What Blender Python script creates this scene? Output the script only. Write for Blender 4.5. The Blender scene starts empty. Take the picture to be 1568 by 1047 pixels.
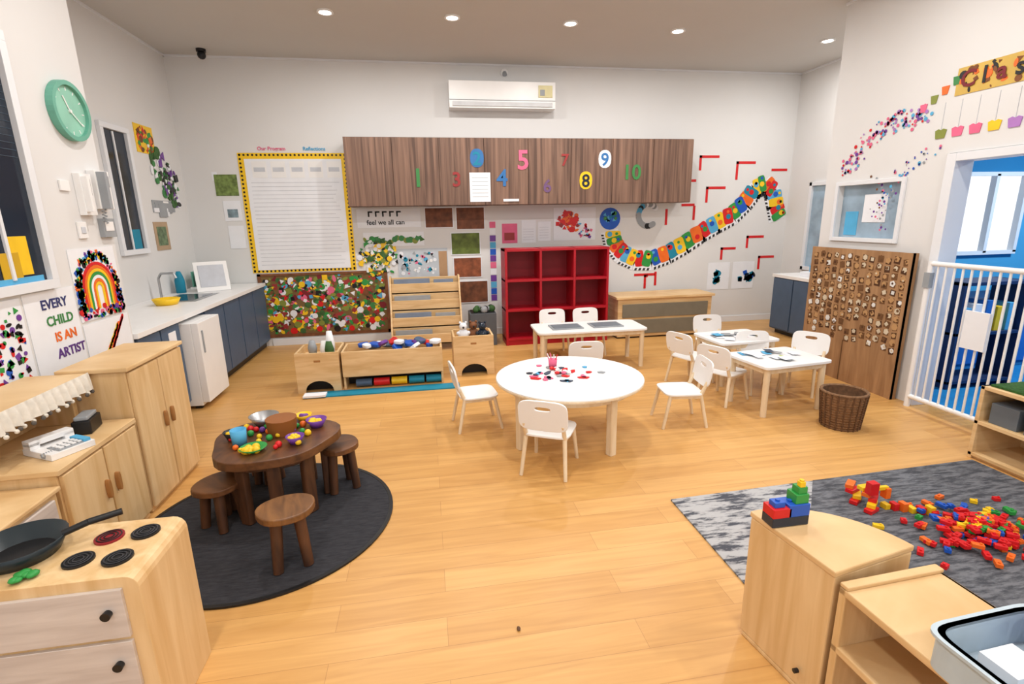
import bpy, math, random
from mathutils import Vector, Matrix
random.seed(7)
S=bpy.context.scene
R=random.uniform
# ------------------------------------------------------------ materials
def lin(c):
    o=[]
    for x in c:
        x=x/255.
        o.append(x/12.92 if x<=.04045 else ((x+.055)/1.055)**2.4)
    return o
MC={}
def newmat(name):
    m=bpy.data.materials.new(name);m.use_nodes=True
    nt=m.node_tree;return m,nt,nt.nodes["Principled BSDF"]
def mat(name,rgb,rough=.5,var=.07,scale=9.,metal=0,bump=0,spec=.4):
    if name in MC:return MC[name]
    m,nt,p=newmat(name);c=lin(rgb)
    tc=nt.nodes.new("ShaderNodeTexCoord");n=nt.nodes.new("ShaderNodeTexNoise");n.inputs["Scale"].default_value=scale
    n.inputs["Detail"].default_value=3
    r=nt.nodes.new("ShaderNodeValToRGB");e=r.color_ramp.elements
    e[0].position=.3;e[1].position=.7
    e[0].color=[min(1,x*(1-var)) for x in c]+[1];e[1].color=[min(1,x*(1+var)) for x in c]+[1]
    L=nt.links.new
    L(tc.outputs["Object"],n.inputs["Vector"]);L(n.outputs["Fac"],r.inputs[0]);L(r.outputs[0],p.inputs["Base Color"])
    p.inputs["Roughness"].default_value=rough;p.inputs["Metallic"].default_value=metal
    p.inputs["Specular IOR Level"].default_value=spec
    if bump:
        b=nt.nodes.new("ShaderNodeBump");b.inputs["Strength"].default_value=bump;b.inputs["Distance"].default_value=.01
        n2=nt.nodes.new("ShaderNodeTexNoise");n2.inputs["Scale"].default_value=scale*12
        L(tc.outputs["Object"],n2.inputs["Vector"]);L(n2.outputs["Fac"],b.inputs["Height"]);L(b.outputs[0],p.inputs["Normal"])
    MC[name]=m;return m
def wood(name,c1,c2,sc=(3,3,30),rough=.45,detail=5):
    if name in MC:return MC[name]
    m,nt,p=newmat(name);L=nt.links.new
    tc=nt.nodes.new("ShaderNodeTexCoord");mp=nt.nodes.new("ShaderNodeMapping");mp.inputs["Scale"].default_value=sc
    n=nt.nodes.new("ShaderNodeTexNoise");n.inputs["Scale"].default_value=1;n.inputs["Detail"].default_value=detail;n.inputs["Distortion"].default_value=.6
    r=nt.nodes.new("ShaderNodeValToRGB");e=r.color_ramp.elements;e[0].position=.33;e[1].position=.68
    e[0].color=lin(c1)+[1];e[1].color=lin(c2)+[1]
    L(tc.outputs["Object"],mp.inputs[0]);L(mp.outputs[0],n.inputs["Vector"]);L(n.outputs["Fac"],r.inputs[0]);L(r.outputs[0],p.inputs["Base Color"])
    p.inputs["Roughness"].default_value=rough
    MC[name]=m;return m
def emis(name,rgb,s):
    m,nt,p=newmat(name);p.inputs["Base Color"].default_value=lin(rgb)+[1]
    p.inputs["Emission Color"].default_value=lin(rgb)+[1];p.inputs["Emission Strength"].default_value=s;return m

WALL=mat("wall_paint",(220,220,220),.85,.012,2,spec=.1)
CEIL=mat("ceiling_paint",(198,196,193),.9,.01,2,spec=.1)
TRIM=mat("white_trim",(226,229,234),.4,.01)
WHITE=mat("white_laminate",(236,236,236),.35,.015)
PAPER=mat("white_paper",(232,235,241),.8,.02)
BLACK=mat("black_plastic",(22,22,24),.4,.1)
DARK=mat("dark_glass",(34,44,58),.12,.2,2)
GREY=mat("grey_plastic",(150,155,160),.5)
STEEL=mat("brushed_steel",(180,182,185),.3,.05,metal=.9)
BLUEG=mat("blue_grey_laminate",(72,92,118),.45,.05)
RED=mat("red_laminate",(170,14,32),.4,.05)
REDB=mat("red_plastic",(208,28,32),.4)
BLU=mat("blue_plastic",(30,86,186),.4)
YEL=mat("yellow_plastic",(240,196,34),.4)
GRN=mat("green_plastic",(46,146,66),.4)
ORG=mat("orange_plastic",(232,108,34),.4)
PNK=mat("pink_paper",(222,104,140),.7)
PUR=mat("purple_plastic",(110,60,150),.4)
TEAL=mat("teal_mat",(20,130,160),.6)
LBLU=mat("sky_blue_paper",(84,168,212),.6)
MINT=mat("mint_clock",(104,170,150),.5)
BRN=mat("brown_paint",(120,74,44),.7,.3,14)
DGR=mat("dark_green_paint",(60,98,50),.7,.3,14)
BIRCH=wood("birch_ply",(206,168,116),(228,196,148),(3,3,22))
BIRCHV=wood("birch_ply_vertical",(210,172,118),(230,198,150),(18,18,1.6))
PALE=wood("pale_birch",(220,196,160),(236,218,188),(16,16,2))
WASH=wood("washed_pine",(190,178,170),(212,202,194),(3,3,30))
RUST=wood("rustic_dark_wood",(66,38,22),(116,74,42),(14,5,14),.4)
RUSTL=wood("rustic_legs_wood",(54,32,20),(96,60,36),(18,18,3),.5)
STOOLW=wood("stool_wood",(92,58,30),(138,94,52),(22,5,14),.4)
CABW=wood("walnut_laminate",(84,60,48),(138,106,88),(30,30,.9),.5)
TANW=wood("tan_board",(146,108,72),(172,132,92),(16,16,2),.7)
BRIGHT=[REDB,BLU,YEL,GRN,ORG,PNK,PUR,LBLU]
def floor_mat():
    m,nt,p=newmat("oak_vinyl_planks");L=nt.links.new;N=nt.nodes.new
    tc=N("ShaderNodeTexCoord");mp=N("ShaderNodeMapping");L(tc.outputs["Object"],mp.inputs[0])
    br=N("ShaderNodeTexBrick");L(mp.outputs[0],br.inputs["Vector"])
    br.inputs["Color1"].default_value=lin((208,158,92))+[1];br.inputs["Color2"].default_value=lin((220,172,106))+[1]
    br.inputs["Mortar"].default_value=lin((184,134,78))+[1];br.inputs["Scale"].default_value=1
    br.inputs["Mortar Size"].default_value=.0012;br.inputs["Brick Width"].default_value=1.2;br.inputs["Row Height"].default_value=.15
    br.inputs["Mortar Smooth"].default_value=.3;br.offset=.37
    mp2=N("ShaderNodeMapping");mp2.inputs["Scale"].default_value=(1.2,16,1);L(tc.outputs["Object"],mp2.inputs[0])
    n=N("ShaderNodeTexNoise");n.inputs["Scale"].default_value=1.5;n.inputs["Detail"].default_value=7;n.inputs["Distortion"].default_value=.8;L(mp2.outputs[0],n.inputs["Vector"])
    r=N("ShaderNodeValToRGB");r.color_ramp.elements[0].position=.3;r.color_ramp.elements[1].position=.7
    r.color_ramp.elements[0].color=(.78,.71,.62,1);r.color_ramp.elements[1].color=(1.0,1.0,1.0,1);L(n.outputs["Fac"],r.inputs[0])
    mx=N("ShaderNodeMixRGB");mx.blend_type='MULTIPLY';mx.inputs[0].default_value=.8
    L(br.outputs["Color"],mx.inputs[1]);L(r.outputs[0],mx.inputs[2]);L(mx.outputs[0],p.inputs["Base Color"])
    p.inputs["Roughness"].default_value=.36;p.inputs["Specular IOR Level"].default_value=.45
    return m
FLOOR=floor_mat()
def rug_mat(name,c1,c2,vor=9,thr=(.42,.56)):
    m,nt,p=newmat(name);L=nt.links.new;N=nt.nodes.new
    tc=N("ShaderNodeTexCoord");mp=N("ShaderNodeMapping");mp.inputs["Scale"].default_value=(vor*.5,vor*2.2,1);L(tc.outputs["Object"],mp.inputs[0])
    n=N("ShaderNodeTexNoise");n.inputs["Scale"].default_value=1;n.inputs["Detail"].default_value=6;n.inputs["Roughness"].default_value=.7;L(mp.outputs[0],n.inputs["Vector"])
    r=N("ShaderNodeValToRGB");e=r.color_ramp.elements;e[0].position=thr[0];e[1].position=thr[1]
    e[0].color=lin(c1)+[1];e[1].color=lin(c2)+[1];L(n.outputs["Fac"],r.inputs[0]);L(r.outputs[0],p.inputs["Base Color"])
    p.inputs["Roughness"].default_value=.95;p.inputs["Specular IOR Level"].default_value=.05
    return m
RUGD=rug_mat("charcoal_rug",(46,46,50),(66,66,70),30,(.3,.7))
RUGL=rug_mat("distressed_light_rug",(80,82,90),(176,176,178),9,(.43,.53))
RUGM=rug_mat("distressed_dark_rug",(74,76,82),(116,118,124),16,(.42,.58))
# ------------------------------------------------------------ mesh builder
def se(w,h,e=4,n=32,cx=0,cy=0):
    o=[]
    for i in range(n):
        t=2*math.pi*i/n;c,s=math.cos(t),math.sin(t)
        o.append((cx+w*math.copysign(abs(c)**(2/e),c),cy+h*math.copysign(abs(s)**(2/e),s)))
    return o
def circ(r,n=24,cx=0,cy=0,a0=0):
    return [(cx+r*math.cos(a0+2*math.pi*i/n),cy+r*math.sin(a0+2*math.pi*i/n)) for i in range(n)]
class B:
    def __init__(s,M=None):
        s.v=[];s.f=[];s.m=[];s.sm=[];s.mats=[];s.M=M or Matrix()
    def mi(s,m):
        if m not in s.mats:s.mats.append(m)
        return s.mats.index(m)
    def add(s,vs,fs,m,smooth=False,M=None):
        T=s.M@M if M else s.M
        k=len(s.v);s.v+= [T@Vector(v) for v in vs];i=s.mi(m)
        for f in fs:s.f.append([k+j for j in f]);s.m.append(i);s.sm.append(smooth)
        return s
    def box(s,x0,x1,y0,y1,z0,z1,m,M=None):
        v=[(x,y,z) for z in(z0,z1) for y in(y0,y1) for x in(x0,x1)]
        return s.add(v,[(0,2,3,1),(4,5,7,6),(0,1,5,4),(2,6,7,3),(0,4,6,2),(1,3,7,5)],m,M=M)
    def prism(s,pts,z0,z1,m,M=None,smooth=False):
        n=len(pts);v=[(x,y,z0) for x,y in pts]+[(x,y,z1) for x,y in pts]
        f=[list(range(n))[::-1],list(range(n,2*n))]+[(i,(i+1)%n,n+(i+1)%n,n+i) for i in range(n)]
        return s.add(v,f,m,M=M)
    def ring(s,o,i,z0,z1,m,M=None):
        n=len(o);v=[(x,y,z) for z in(z0,z1) for L in(o,i) for x,y in L];f=[]
        for k in range(n):
            j=(k+1)%n
            f+=[(k,n+k,n+j,j),(2*n+k,2*n+j,3*n+j,3*n+k),(k,j,2*n+j,2*n+k),(n+k,3*n+k,3*n+j,n+j)]
        return s.add(v,f,m,M=M)
    def cyl(s,p0,p1,r0,r1,m,n=16,smooth=True):
        p0=Vector(p0);p1=Vector(p1);d=(p1-p0).normalized()
        a=d.orthogonal().normalized();b=d.cross(a);v=[]
        for p,r in((p0,r0),(p1,r1)):
            for i in range(n):
                t=2*math.pi*i/n+math.pi/n;v.append(p+(a*math.cos(t)+b*math.sin(t))*r)
        s.add(v,[(i,(i+1)%n,n+(i+1)%n,n+i) for i in range(n)],m,smooth)
        return s.add(v,[list(range(n))[::-1],list(range(n,2*n))],m)
    def tube(s,pts,r,m,n=8):
        for i in range(len(pts)-1):s.cyl(pts[i],pts[i+1],r,r,m,n)
        return s
    def lathe(s,prof,m,c=(0,0,0),n=28,sx=1,sy=1,M=None):
        v=[];f=[]
        for r,z in prof:
            for i in range(n):
                t=2*math.pi*i/n;v.append((c[0]+r*sx*math.cos(t),c[1]+r*sy*math.sin(t),c[2]+z))
        for k in range(len(prof)-1):
            for i in range(n):
                j=(i+1)%n;f.append((k*n+i,k*n+j,(k+1)*n+j,(k+1)*n+i))
        return s.add(v,f,m,True,M=M)
    def ball(s,c,r,m,n=12,sz=1,sx=1,sy=1):
        return s.lathe([(max(1e-4,r*math.sin(math.pi*k/8)),-r*sz*math.cos(math.pi*k/8)) for k in range(9)],m,c,n,sx,sy)
    def text(s,body,size,a,b,m,c=.006,rot=0,M=None):
        cu=bpy.data.curves.new("t","FONT");cu.body=body;cu.size=size;cu.extrude=.001;cu.offset=size*.02;cu.align_x='CENTER';cu.resolution_u=3
        ob=bpy.data.objects.new("t",cu);S.collection.objects.link(ob)
        bpy.context.view_layer.update()
        me=ob.evaluated_get(bpy.context.evaluated_depsgraph_get()).to_mesh()
        T=Matrix.Translation((a,b,c))@Matrix.Rotation(rot,4,'Z')
        s.add([v.co.copy() for v in me.vertices],[list(p.vertices) for p in me.polygons],m,M=(M@T if M else T))
        bpy.data.objects.remove(ob);return s
    def obj(s,name,bevel=0,loc=(0,0,0),rz=0):
        me=bpy.data.meshes.new(name);me.from_pydata([tuple(v) for v in s.v],[],s.f)
        for m in s.mats:me.materials.append(m)
        for p,i,q in zip(me.polygons,s.m,s.sm):p.material_index=i;p.use_smooth=q
        me.update();o=bpy.data.objects.new(name,me);S.collection.objects.link(o);o.location=loc;o.rotation_euler=(0,0,rz)
        if bevel:
            b=o.modifiers.new("bevel","BEVEL");b.width=bevel;b.segments=2;b.limit_method='ANGLE';b.angle_limit=.7
        return o
def frame(o,a,b):
    a=Vector(a);b=Vector(b);c=a.cross(b);M=Matrix((( a.x,b.x,c.x,o[0]),(a.y,b.y,c.y,o[1]),(a.z,b.z,c.z,o[2]),(0,0,0,1)));return M
BACK=frame((0,6.999,0),(1,0,0),(0,0,1))
LEFTN=frame((-2.099,0,0),(0,1,0),(0,0,1))     # near left wall
LEFTF=frame((-2.849,0,0),(0,1,0),(0,0,1))     # recessed left wall
RIGHT=frame((3.999,0,0),(0,-1,0),(0,0,1))     # a=-y
def shape(b,a,c,r,m,z,kind=None,rot=None):
    k=kind or random.choice("coqt");t=R(0,6.28) if rot is None else rot
    if k=='c':p=circ(r,10,a,c)
    elif k=='o':p=[(a+r*math.cos(t)*math.cos(u)-r*.5*math.sin(t)*math.sin(u),c+r*math.sin(t)*math.cos(u)+r*.5*math.cos(t)*math.sin(u)) for u in [i*math.pi/5 for i in range(10)]]
    elif k=='q':p=circ(r,4,a,c,t)
    else:p=circ(r,3,a,c,t)
    b.prism(p,.004,z,m)
def collage(b,a0,a1,c0,c1,base,mats,n,r0,r1,kind=None,th=.004):
    b.box(a0,a1,c0,c1,0,th,base)
    for i in range(n):
        r=R(r0,r1);shape(b,R(a0+r,a1-r),R(c0+r,c1-r),r,random.choice(mats),th+.001+.004*i/n,kind)
# ------------------------------------------------------------ camera
f=779.
Y=Vector((-134,188,-f)).normalized();X=Vector((4916,278,-f)).normalized()
Z=X.cross(Y).normalized();X=Y.cross(Z).normalized()
cd=bpy.data.cameras.new("camera");cam=bpy.data.objects.new("camera",cd);S.collection.objects.link(cam);S.camera=cam
cd.sensor_width=36;cd.lens=f/1568*36;cd.clip_start=.05
cam.matrix_world=Matrix(((X.x,X.y,X.z,0),(Y.x,Y.y,Y.z,0),(Z.x,Z.y,Z.z,1.6),(0,0,0,1)))
# ------------------------------------------------------------ room shell
CH=3.48
B().box(-3.1,5.5,-3,7.1,-.1,0,FLOOR).obj("floor")
B().box(-3.1,8.2,-3,7.2,CH,CH+.1,CEIL).obj("ceiling")
B().box(-3.1,5.5,7,7.15,0,CH,WALL).obj("wall_back")
B().box(-3.0,-2.85,3.9,7,0,CH,WALL).obj("wall_left_recess")
B().box(-3.0,-2.1,-3,3.94,0,CH,WALL).obj("wall_left")
B().box(5.3,5.45,4.75,7,0,CH,WALL).obj("wall_right_recess")
DT=2.02
b=B().box(4,4.12,-3,2.45,0,CH,WALL).box(4,4.12,2.45,3.52,DT,CH,WALL)
b.box(4,4.12,3.52,4.75,0,1.36,WALL).box(4,4.12,3.52,4.75,1.84,CH,WALL).box(4,4.12,3.52,3.88,1.36,1.84,WALL).box(4,4.12,4.56,4.75,1.36,1.84,WALL)
b.obj("wall_right")
B().box(4.12,5.45,4.65,4.75,0,CH,WALL).obj("wall_right_return")
b=B();b.box(-2.07,5.3,6.985,7,0,.09,TRIM);b.obj("baseboard_back",.003)
B().box(3.985,4,-3,2.4,0,.09,TRIM).obj("baseboard_right",.003)
B().box(-2.1,-2.085,-3,3.94,0,.09,TRIM).obj("baseboard_left",.003)
b=B();b.box(-2.85,5.3,6.98,7,CH-.02,CH,TRIM);b.box(-2.85,-2.83,3.94,7,CH-.02,CH,TRIM);b.box(5.28,5.3,4.75,7,CH-.02,CH,TRIM);b.box(-2.1,-2.08,-3,3.96,CH-.02,CH,TRIM);b.box(3.98,4,-3,4.75,CH-.02,CH,TRIM);b.obj("trim_ceiling")
# blue adjoining room
BW=mat("blue_wall_paint",(70,160,208),.8,.04,2);BW2=mat("deep_blue_paint",(34,120,172),.8,.05,2)
BF=mat("blue_vinyl_floor",(30,130,190),.5,.08)
b=B().box(4.12,8.2,4.62,4.65,0,1.15,BW).box(4.12,8.2,4.62,4.65,1.95,2.75,BW2).box(4.12,5.45,4.62,4.65,1.15,1.95,BW).box(6.25,8.2,4.62,4.65,1.15,1.95,BW)
b.box(8.1,8.2,.5,4.62,0,2.75,BW).box(4.12,8.2,.4,.5,0,2.75,BW).box(4.12,4.14,.5,2.45,0,2.75,BW);b.obj("wall_blue_room")
B().box(5.5,8.2,.4,4.65,-.1,0,BF).box(4.12,5.5,.5,4.62,0,.004,BF).obj("floor_blue_room")
B().box(4.12,8.2,.4,4.65,2.75,2.8,CEIL).obj("ceiling_blue_room")
b=B();b.box(5.45,6.25,4.58,4.64,1.13,1.17,TRIM).box(5.45,6.25,4.58,4.64,1.93,1.97,TRIM).box(5.45,5.49,4.58,4.64,1.15,1.95,TRIM).box(6.21,6.25,4.58,4.64,1.15,1.95,TRIM).box(5.83,5.87,4.58,4.64,1.15,1.95,TRIM).obj("window_5",0)
NV=mat("navy_top",(30,50,90));MB=mat("mid_blue_door",(40,110,190))
b=B();b.box(4.6,6.9,4.2,4.6,0,.7,BW2).box(4.58,6.92,4.18,4.6,.7,.74,NV);
for i in range(4):b.box(4.66+i*.56,5.16+i*.56,4.185,4.2,.06,.66,MB)
b.obj("blue_storage_bench",.004)
b=B()
for z in(0.05,.5,.95):b.box(4.6,5.3,3.7,4.0,z,z+.03,NV)
b.box(4.6,4.63,3.7,4.0,0,.98,NV).box(5.27,5.3,3.7,4.0,0,.98,NV)
for i in range(5):b.box(4.66+i*.12,4.74+i*.12,3.72,3.9,.53,.75+.03*(i%3),[LBLU,PAPER,MB,YEL,LBLU][i])
b.obj("blue_bookshelf",.003)
b=B();b.prism([(-.07,0),(.09,0),(.07,.5),(.03,.72),(-.04,.74),(-.08,.4)],0,.08,mat("navy_fabric",(16,26,46),.9),M=frame((4.22,4.5,1.0),(1,0,0),(0,0,1))).cyl((4.24,4.45,1.76),(4.24,4.62,1.76),.012,.012,STEEL).obj("hanging_coat",.02)
b=B();b.box(3.97,4.14,3.44,3.515,0,DT-.005,TRIM).box(3.97,4.14,2.455,2.53,0,DT-.005,TRIM).box(3.97,4.14,2.53,3.44,DT-.065,DT-.005,TRIM).obj("door_1",.004)
b=B();x=3.93
for z in(.09,1.19):b.cyl((x,2.62,z),(x,3.45,z),.02,.02,WHITE,10)
for yy in(2.62,3.45):b.cyl((x,yy,.0),(x,yy,1.21),.022,.022,WHITE,10)
n=13
for i in range(1,n):
    yy=2.62+.83*i/n;b.cyl((x,yy,.09),(x,yy,1.19),.009,.009,WHITE,8)
b.box(x-.03,x-.015,2.93,3.1,.6,.88,PAPER);b.box(x-.03,x+.01,3.42,3.47,1.0,1.12,GREY);b.obj("safety_gate")
# ------------------------------------------------------------ windows left
def window(name,M,a0,a1,c0,c1,extra=None):
    b=B(M);t=.05
    b.box(a0,a1,c0,c1,0,.006,DARK)
    for q in((a0-t,a1+t,c1,c1+t),(a0-t,a1+t,c0-t,c0),(a0-t,a0,c0,c1),(a1,a1+t,c0,c1)):b.box(q[0],q[1],q[2],q[3],0,.035,TRIM)
    if extra:extra(b)
    return b.obj(name,.003)
def ex1(b):
    b.box(2.98,3.0,1.33,2.5,.006,.02,TRIM)
    for i in range(16):b.box(2.2,3.22,1.95+i*.035,1.953+i*.035,.006,.009,mat("blind_slat",(60,80,100)))
    b.box(3.0,3.14,1.35,1.55,.006,.009,YEL);b.box(2.93,3.06,1.33,1.47,.007,.011,mat("mustard_paper",(200,160,30)))
    b.box(2.25,3.2,1.31,1.34,.006,.012,LBLU)
window("window_1",LEFTN,2.2,3.23,1.31,2.52,ex1)
def ex2(b):
    b.box(5.62,5.64,1.35,2.45,.006,.02,TRIM);b.box(5.66,5.8,1.36,1.55,.006,.012,TEAL)
window("window_2",LEFTF,5.46,5.84,1.36,2.46,ex2)
b=B(RIGHT);t=.035
GL=mat("bright_reflection_glass",(150,172,190),.1,.25,4)
b.box(-4.56,-3.88,1.36,1.84,-.06,-.05,GL)
for q in((-4.56,-3.88,1.84,1.84+t),(-4.56,-3.88,1.36-t,1.36),(-4.56-t,-4.56,1.36-t,1.84+t),(-3.88,-3.88+t,1.36-t,1.84+t)):b.box(q[0],q[1],q[2],q[3],0,.02,TRIM)
b.box(-4.3,-4.05,1.5,1.75,-.05,-.045,PAPER);b.box(-4.5,-4.35,1.38,1.6,-.05,-.046,LBLU);b.obj("window_3",.003)
NR=frame((5.299,0,0),(0,-1,0),(0,0,1))
b=B(NR);b.box(-6.5,-5.75,.86,1.95,0,.006,GL)
for q in((-6.55,-5.7,1.95,2.0),(-6.55,-5.7,.81,.86),(-6.55,-6.5,.81,2.0),(-5.75,-5.7,.81,2.0),(-6.15,-6.11,.86,1.95)):b.box(q[0],q[1],q[2],q[3],0,.04,TRIM)
b.obj("window_4",.003)
# ------------------------------------------------------------ downlights and added fill lights
LED=emis("led_lens",(255,250,240),14)
pos=[(-.8,5.5),(.37,5.5),(1.55,5.52),(2.74,5.6),(4.6,5.7),(-.9,3.3),(1.0,3.3),(2.9,3.3),(-.9,1.1),(1.0,1.1),(2.9,1.1),(-.9,-1),(1.0,-1),(2.9,-1)]  # back row is visible; nearer rows are unseen, added for illumination
for i,(x,y) in enumerate(pos):
    b=B();b.ring(circ(.075,28),circ(.055,28),0,.012,WHITE);b.prism(circ(.055,28),.006,.01,LED)
    b.obj("downlight_and_fill",0,(x,y,CH-.012))
    l=bpy.data.lights.new("downlight_and_fill_lamp","AREA");l.shape='DISK';l.size=.11;l.energy=23;l.color=(1,.965,.92)
    o=bpy.data.objects.new("downlight_and_fill_lamp",l);S.collection.objects.link(o);o.location=(x,y,CH-.02)
l=bpy.data.lights.new("blue_room_fill_lamp","AREA");l.shape='DISK';l.size=.5;l.energy=80;l.color=(.85,.95,1)  # unseen lamp added to light the adjoining blue room
o=bpy.data.objects.new("blue_room_fill_lamp",l);S.collection.objects.link(o);o.location=(6,3,2.7)
w=bpy.data.worlds.new("World");S.world=w;w.use_nodes=True;bg=w.node_tree.nodes["Background"]
bg.inputs[0].default_value=(.95,.97,1,1);bg.inputs[1].default_value=1.25
S.view_settings.view_transform='Standard';S.view_settings.look='None';S.view_settings.exposure=0
# ------------------------------------------------------------ AC, security cam, sensor
b=B();b.box(.38,1.72,6.8,6.999,2.93,3.24,WHITE);b.box(.42,1.68,6.785,6.8,2.95,3.0,mat("louver_grey",(200,202,205)))
b.box(.38,1.72,6.79,6.8,3.02,3.025,GREY);b.box(1.5,1.68,6.79,6.8,3.06,3.2,mat("label_beige",(214,206,160)));b.box(1.52,1.58,6.785,6.8,3.08,3.15,GREY)
b.obj("air_conditioner",.02)
b=B();b.cyl((0,0,.0),(0,0,-.03),.05,.05,BLACK).ball((0,0,-.06),.045,BLACK).obj("security_camera",0,(-2.35,6.75,CH))
b=B();b.cyl((0,0,0),(0,-.03,0),.05,.045,WHITE).cyl((0,-.03,0),(0,-.05,-.03),.025,.03,GREY).obj("motion_sensor",0,(1.1,6.999,3.38))
# ------------------------------------------------------------ overhead cabinet
b=B();x0,x1=-.9,3.55;b.box(x0,x1,6.64,6.998,1.76,2.56,CABW);n=8
for i in range(n):
    w_=(x1-x0)/n;b.box(x0+i*w_+.004,x0+(i+1)*w_-.004,6.62,6.64,1.765,2.555,CABW)
b.box(1.0,1.2,6.61,6.62,1.80,1.83,PAPER)
CF=frame((0,6.618,0),(1,0,0),(0,0,1))
b.M=CF
b.box(.58,.84,1.80,2.15,0,.003,PAPER)
for i in range(6):b.box(.61,.81,1.86+i*.045,1.865+i*.045,.003,.004,GREY)
MR=mat("muted_red",(150,50,50));MG=mat("muted_green",(60,130,70));MBl=mat("muted_blue",(50,110,170))
for t_,x,z,m,sz in [("1",-.05,2.0,MG,.3),("2",.68,2.25,MBl,.22),("3",.42,2.0,MR,.24),("5",1.26,2.2,PNK,.32),("4",.99,2.0,MBl,.28),("6",1.57,1.92,mat("muted_purple",(110,80,120)),.22),("7",1.8,2.24,MR,.2),("8",2.08,1.98,YEL,.22),("9",2.33,2.24,LBLU,.22),("10",2.7,2.07,MG,.26)]:
    m2=m
    if t_ in"289":b.prism(se(.085,.11,2.4,18,x,z+.07),0,.003,m if t_!="9" else PAPER);m2=DARK if t_=="8" else (MBl if t_=="9" else TEAL)
    b.text(t_,sz,x,z-.01,m2,.004)
b.obj("overhead_cabinet",.002)
# ------------------------------------------------------------ back wall art
b=B(BACK);b.box(-2.2,-.92,.965,2.42,0,.006,YEL)
for i in range(26):
    a=-2.2+1.28*(i+.5)/26
    for c in(.985,2.395):b.prism(circ(.014,6,a,c),.006,.008,BLACK)
for i in range(30):
    c=.97+1.45*(i+.5)/30
    for a in(-2.175,-.945):b.prism(circ(.014,6,a,c),.006,.008,BLACK)
b.box(-2.13,-.99,1.0,2.35,.006,.01,PAPER)
LG=mat("pencil_grey",(196,200,208),.8)
for i in range(22):
    b.box(-2.08,-1.03-R(0,.1),1.06+i*.048,1.066+i*.048,.01,.011,LG)
for i in range(5):
    b.box(-2.05+i*.22,-1.88+i*.22,2.13,2.32,.01,.012,WHITE);b.box(-2.03+i*.22,-1.9+i*.22,2.2,2.25,.012,.013,LG)
b.text("Our Program",.06,-1.8,2.45,PNK,.004);b.text("Reflections",.06,-1.3,2.45,LBLU,.004)
b.obj("program_whiteboard")
OLV=mat("olive",(130,140,60));MAR=mat("maroon",(120,30,40))
b=B(BACK);collage(b,-2.13,-.56,.14,.93,mat("mural_brown",(120,94,56),.8),[DGR,MG,MR,YEL,GRN,YEL,DGR,PAPER,BLACK,OLV,OLV,PNK,MAR,BRN,REDB,LBLU,PAPER],800,.014,.05);
for q in((-2.16,-.53,.92,.95),(-2.16,-.53,.11,.15),(-2.16,-2.12,.11,.95),(-.57,-.53,.11,.95)):b.box(q[0],q[1],q[2],q[3],0,.012,BRN)
b.obj("collage_mural")
b=B(BACK)
for i in range(190):
    t=R(0,6.28);r=R(0,.25);shape(b,-.62+r*math.cos(t),1.12+r*math.sin(t),R(.015,.045),random.choice([GRN,YEL,PAPER,DGR,YEL,BLACK,PAPER,OLV]),.0125+i*.00004)
b.obj("leaf_wreath_collage")
b=B(BACK);b.box(-2.5,-2.24,1.92,2.17,0,.004,mat("green_photo",(110,130,70),.6,.5,20));b.box(-2.52,-2.46,2.1,2.2,0,.003,PAPER);b.box(-2.44,-2.24,1.62,1.86,0,.004,PAPER);b.box(-2.4,-2.28,1.66,1.76,.004,.006,mat("grey_photo",(120,140,150),.6,.4,20));b.box(-2.42,-2.24,1.28,1.56,0,.004,PAPER);b.obj("pinned_photos")
b=B(BACK);b.box(-.86,-.05,1.5,1.74,0,.004,PAPER)
for i in range(5):
    b.box(-.72+i*.09,-.70+i*.09,1.64,1.71,.004,.006,BLACK);b.box(-.72+i*.09,-.66+i*.09,1.69,1.71,.004,.006,BLACK)
b.text("feel we all can",.085,-.5,1.54,BLACK,.005)
b.obj("word_sign")
b=B(BACK);b.box(-.8,-.02,1.26,1.44,0,.004,PAPER)
for i in range(26):shape(b,-.78+.73*i/25,1.34+R(-.03,.03),R(.03,.045),random.choice([MG,DGR,MG,OLV]),.006+i*.0001)
b.obj("leaf_garland")
b=B(BACK);b.box(-.38,.28,.82,1.22,0,.006,mat("photo_board",(190,198,206),.6))
for i in range(60):shape(b,R(-.34,.12),R(.88,1.16),R(.01,.035),random.choice([GREY,LBLU,PNK,WHITE,GREY,PAPER,TEAL]),.009)
b.box(.16,.27,.84,1.18,.006,.01,mat("kraft",(176,140,104)));b.obj("photo_display_board")
PB=mat("bark_photo",(112,66,42),.6,.45,11);PG=mat("moss_photo",(92,108,46),.6,.45,11);PC=mat("clay_photo",(140,78,48),.6,.45,11)
for q in[(0,.38,1.48,1.75,PB),(.41,.8,1.45,1.75,PB),(.33,.73,1.12,1.42,PG),(.35,.74,.81,1.09,PC),(.42,.82,.46,.77,PB)]:
    b=B(BACK);b.box(q[0],q[1],q[2],q[3],0,.008,PAPER);b.box(q[0]+.012,q[1]-.012,q[2]+.012,q[3]-.012,.008,.01,q[4])
    b.obj("nature_photo_print")
b=B(BACK)
for i in range(12):b.box(.86,.94,.48+i*.09,.56+i*.09,0,.005,[PUR,BLU,LBLU,PUR,PAPER,PNK][i%6])
b.obj("alphabet_strip")
b=B(BACK);b.box(1.03,1.24,1.26,1.52,0,.004,PNK);b.box(1.06,1.2,1.3,1.4,.004,.006,MR);b.obj("pink_drawing")
b=B(BACK)
b.box(1.75,2.35,1.28,1.72,0,.003,PAPER)
for i in range(70):
    t=R(0,6.28);r=R(.0,.17);shape(b,1.97+r*math.cos(t),1.52+r*math.sin(t)*.85,R(.02,.045),random.choice([REDB,REDB,ORG,REDB,MR]),.006+.00005*i)
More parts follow.
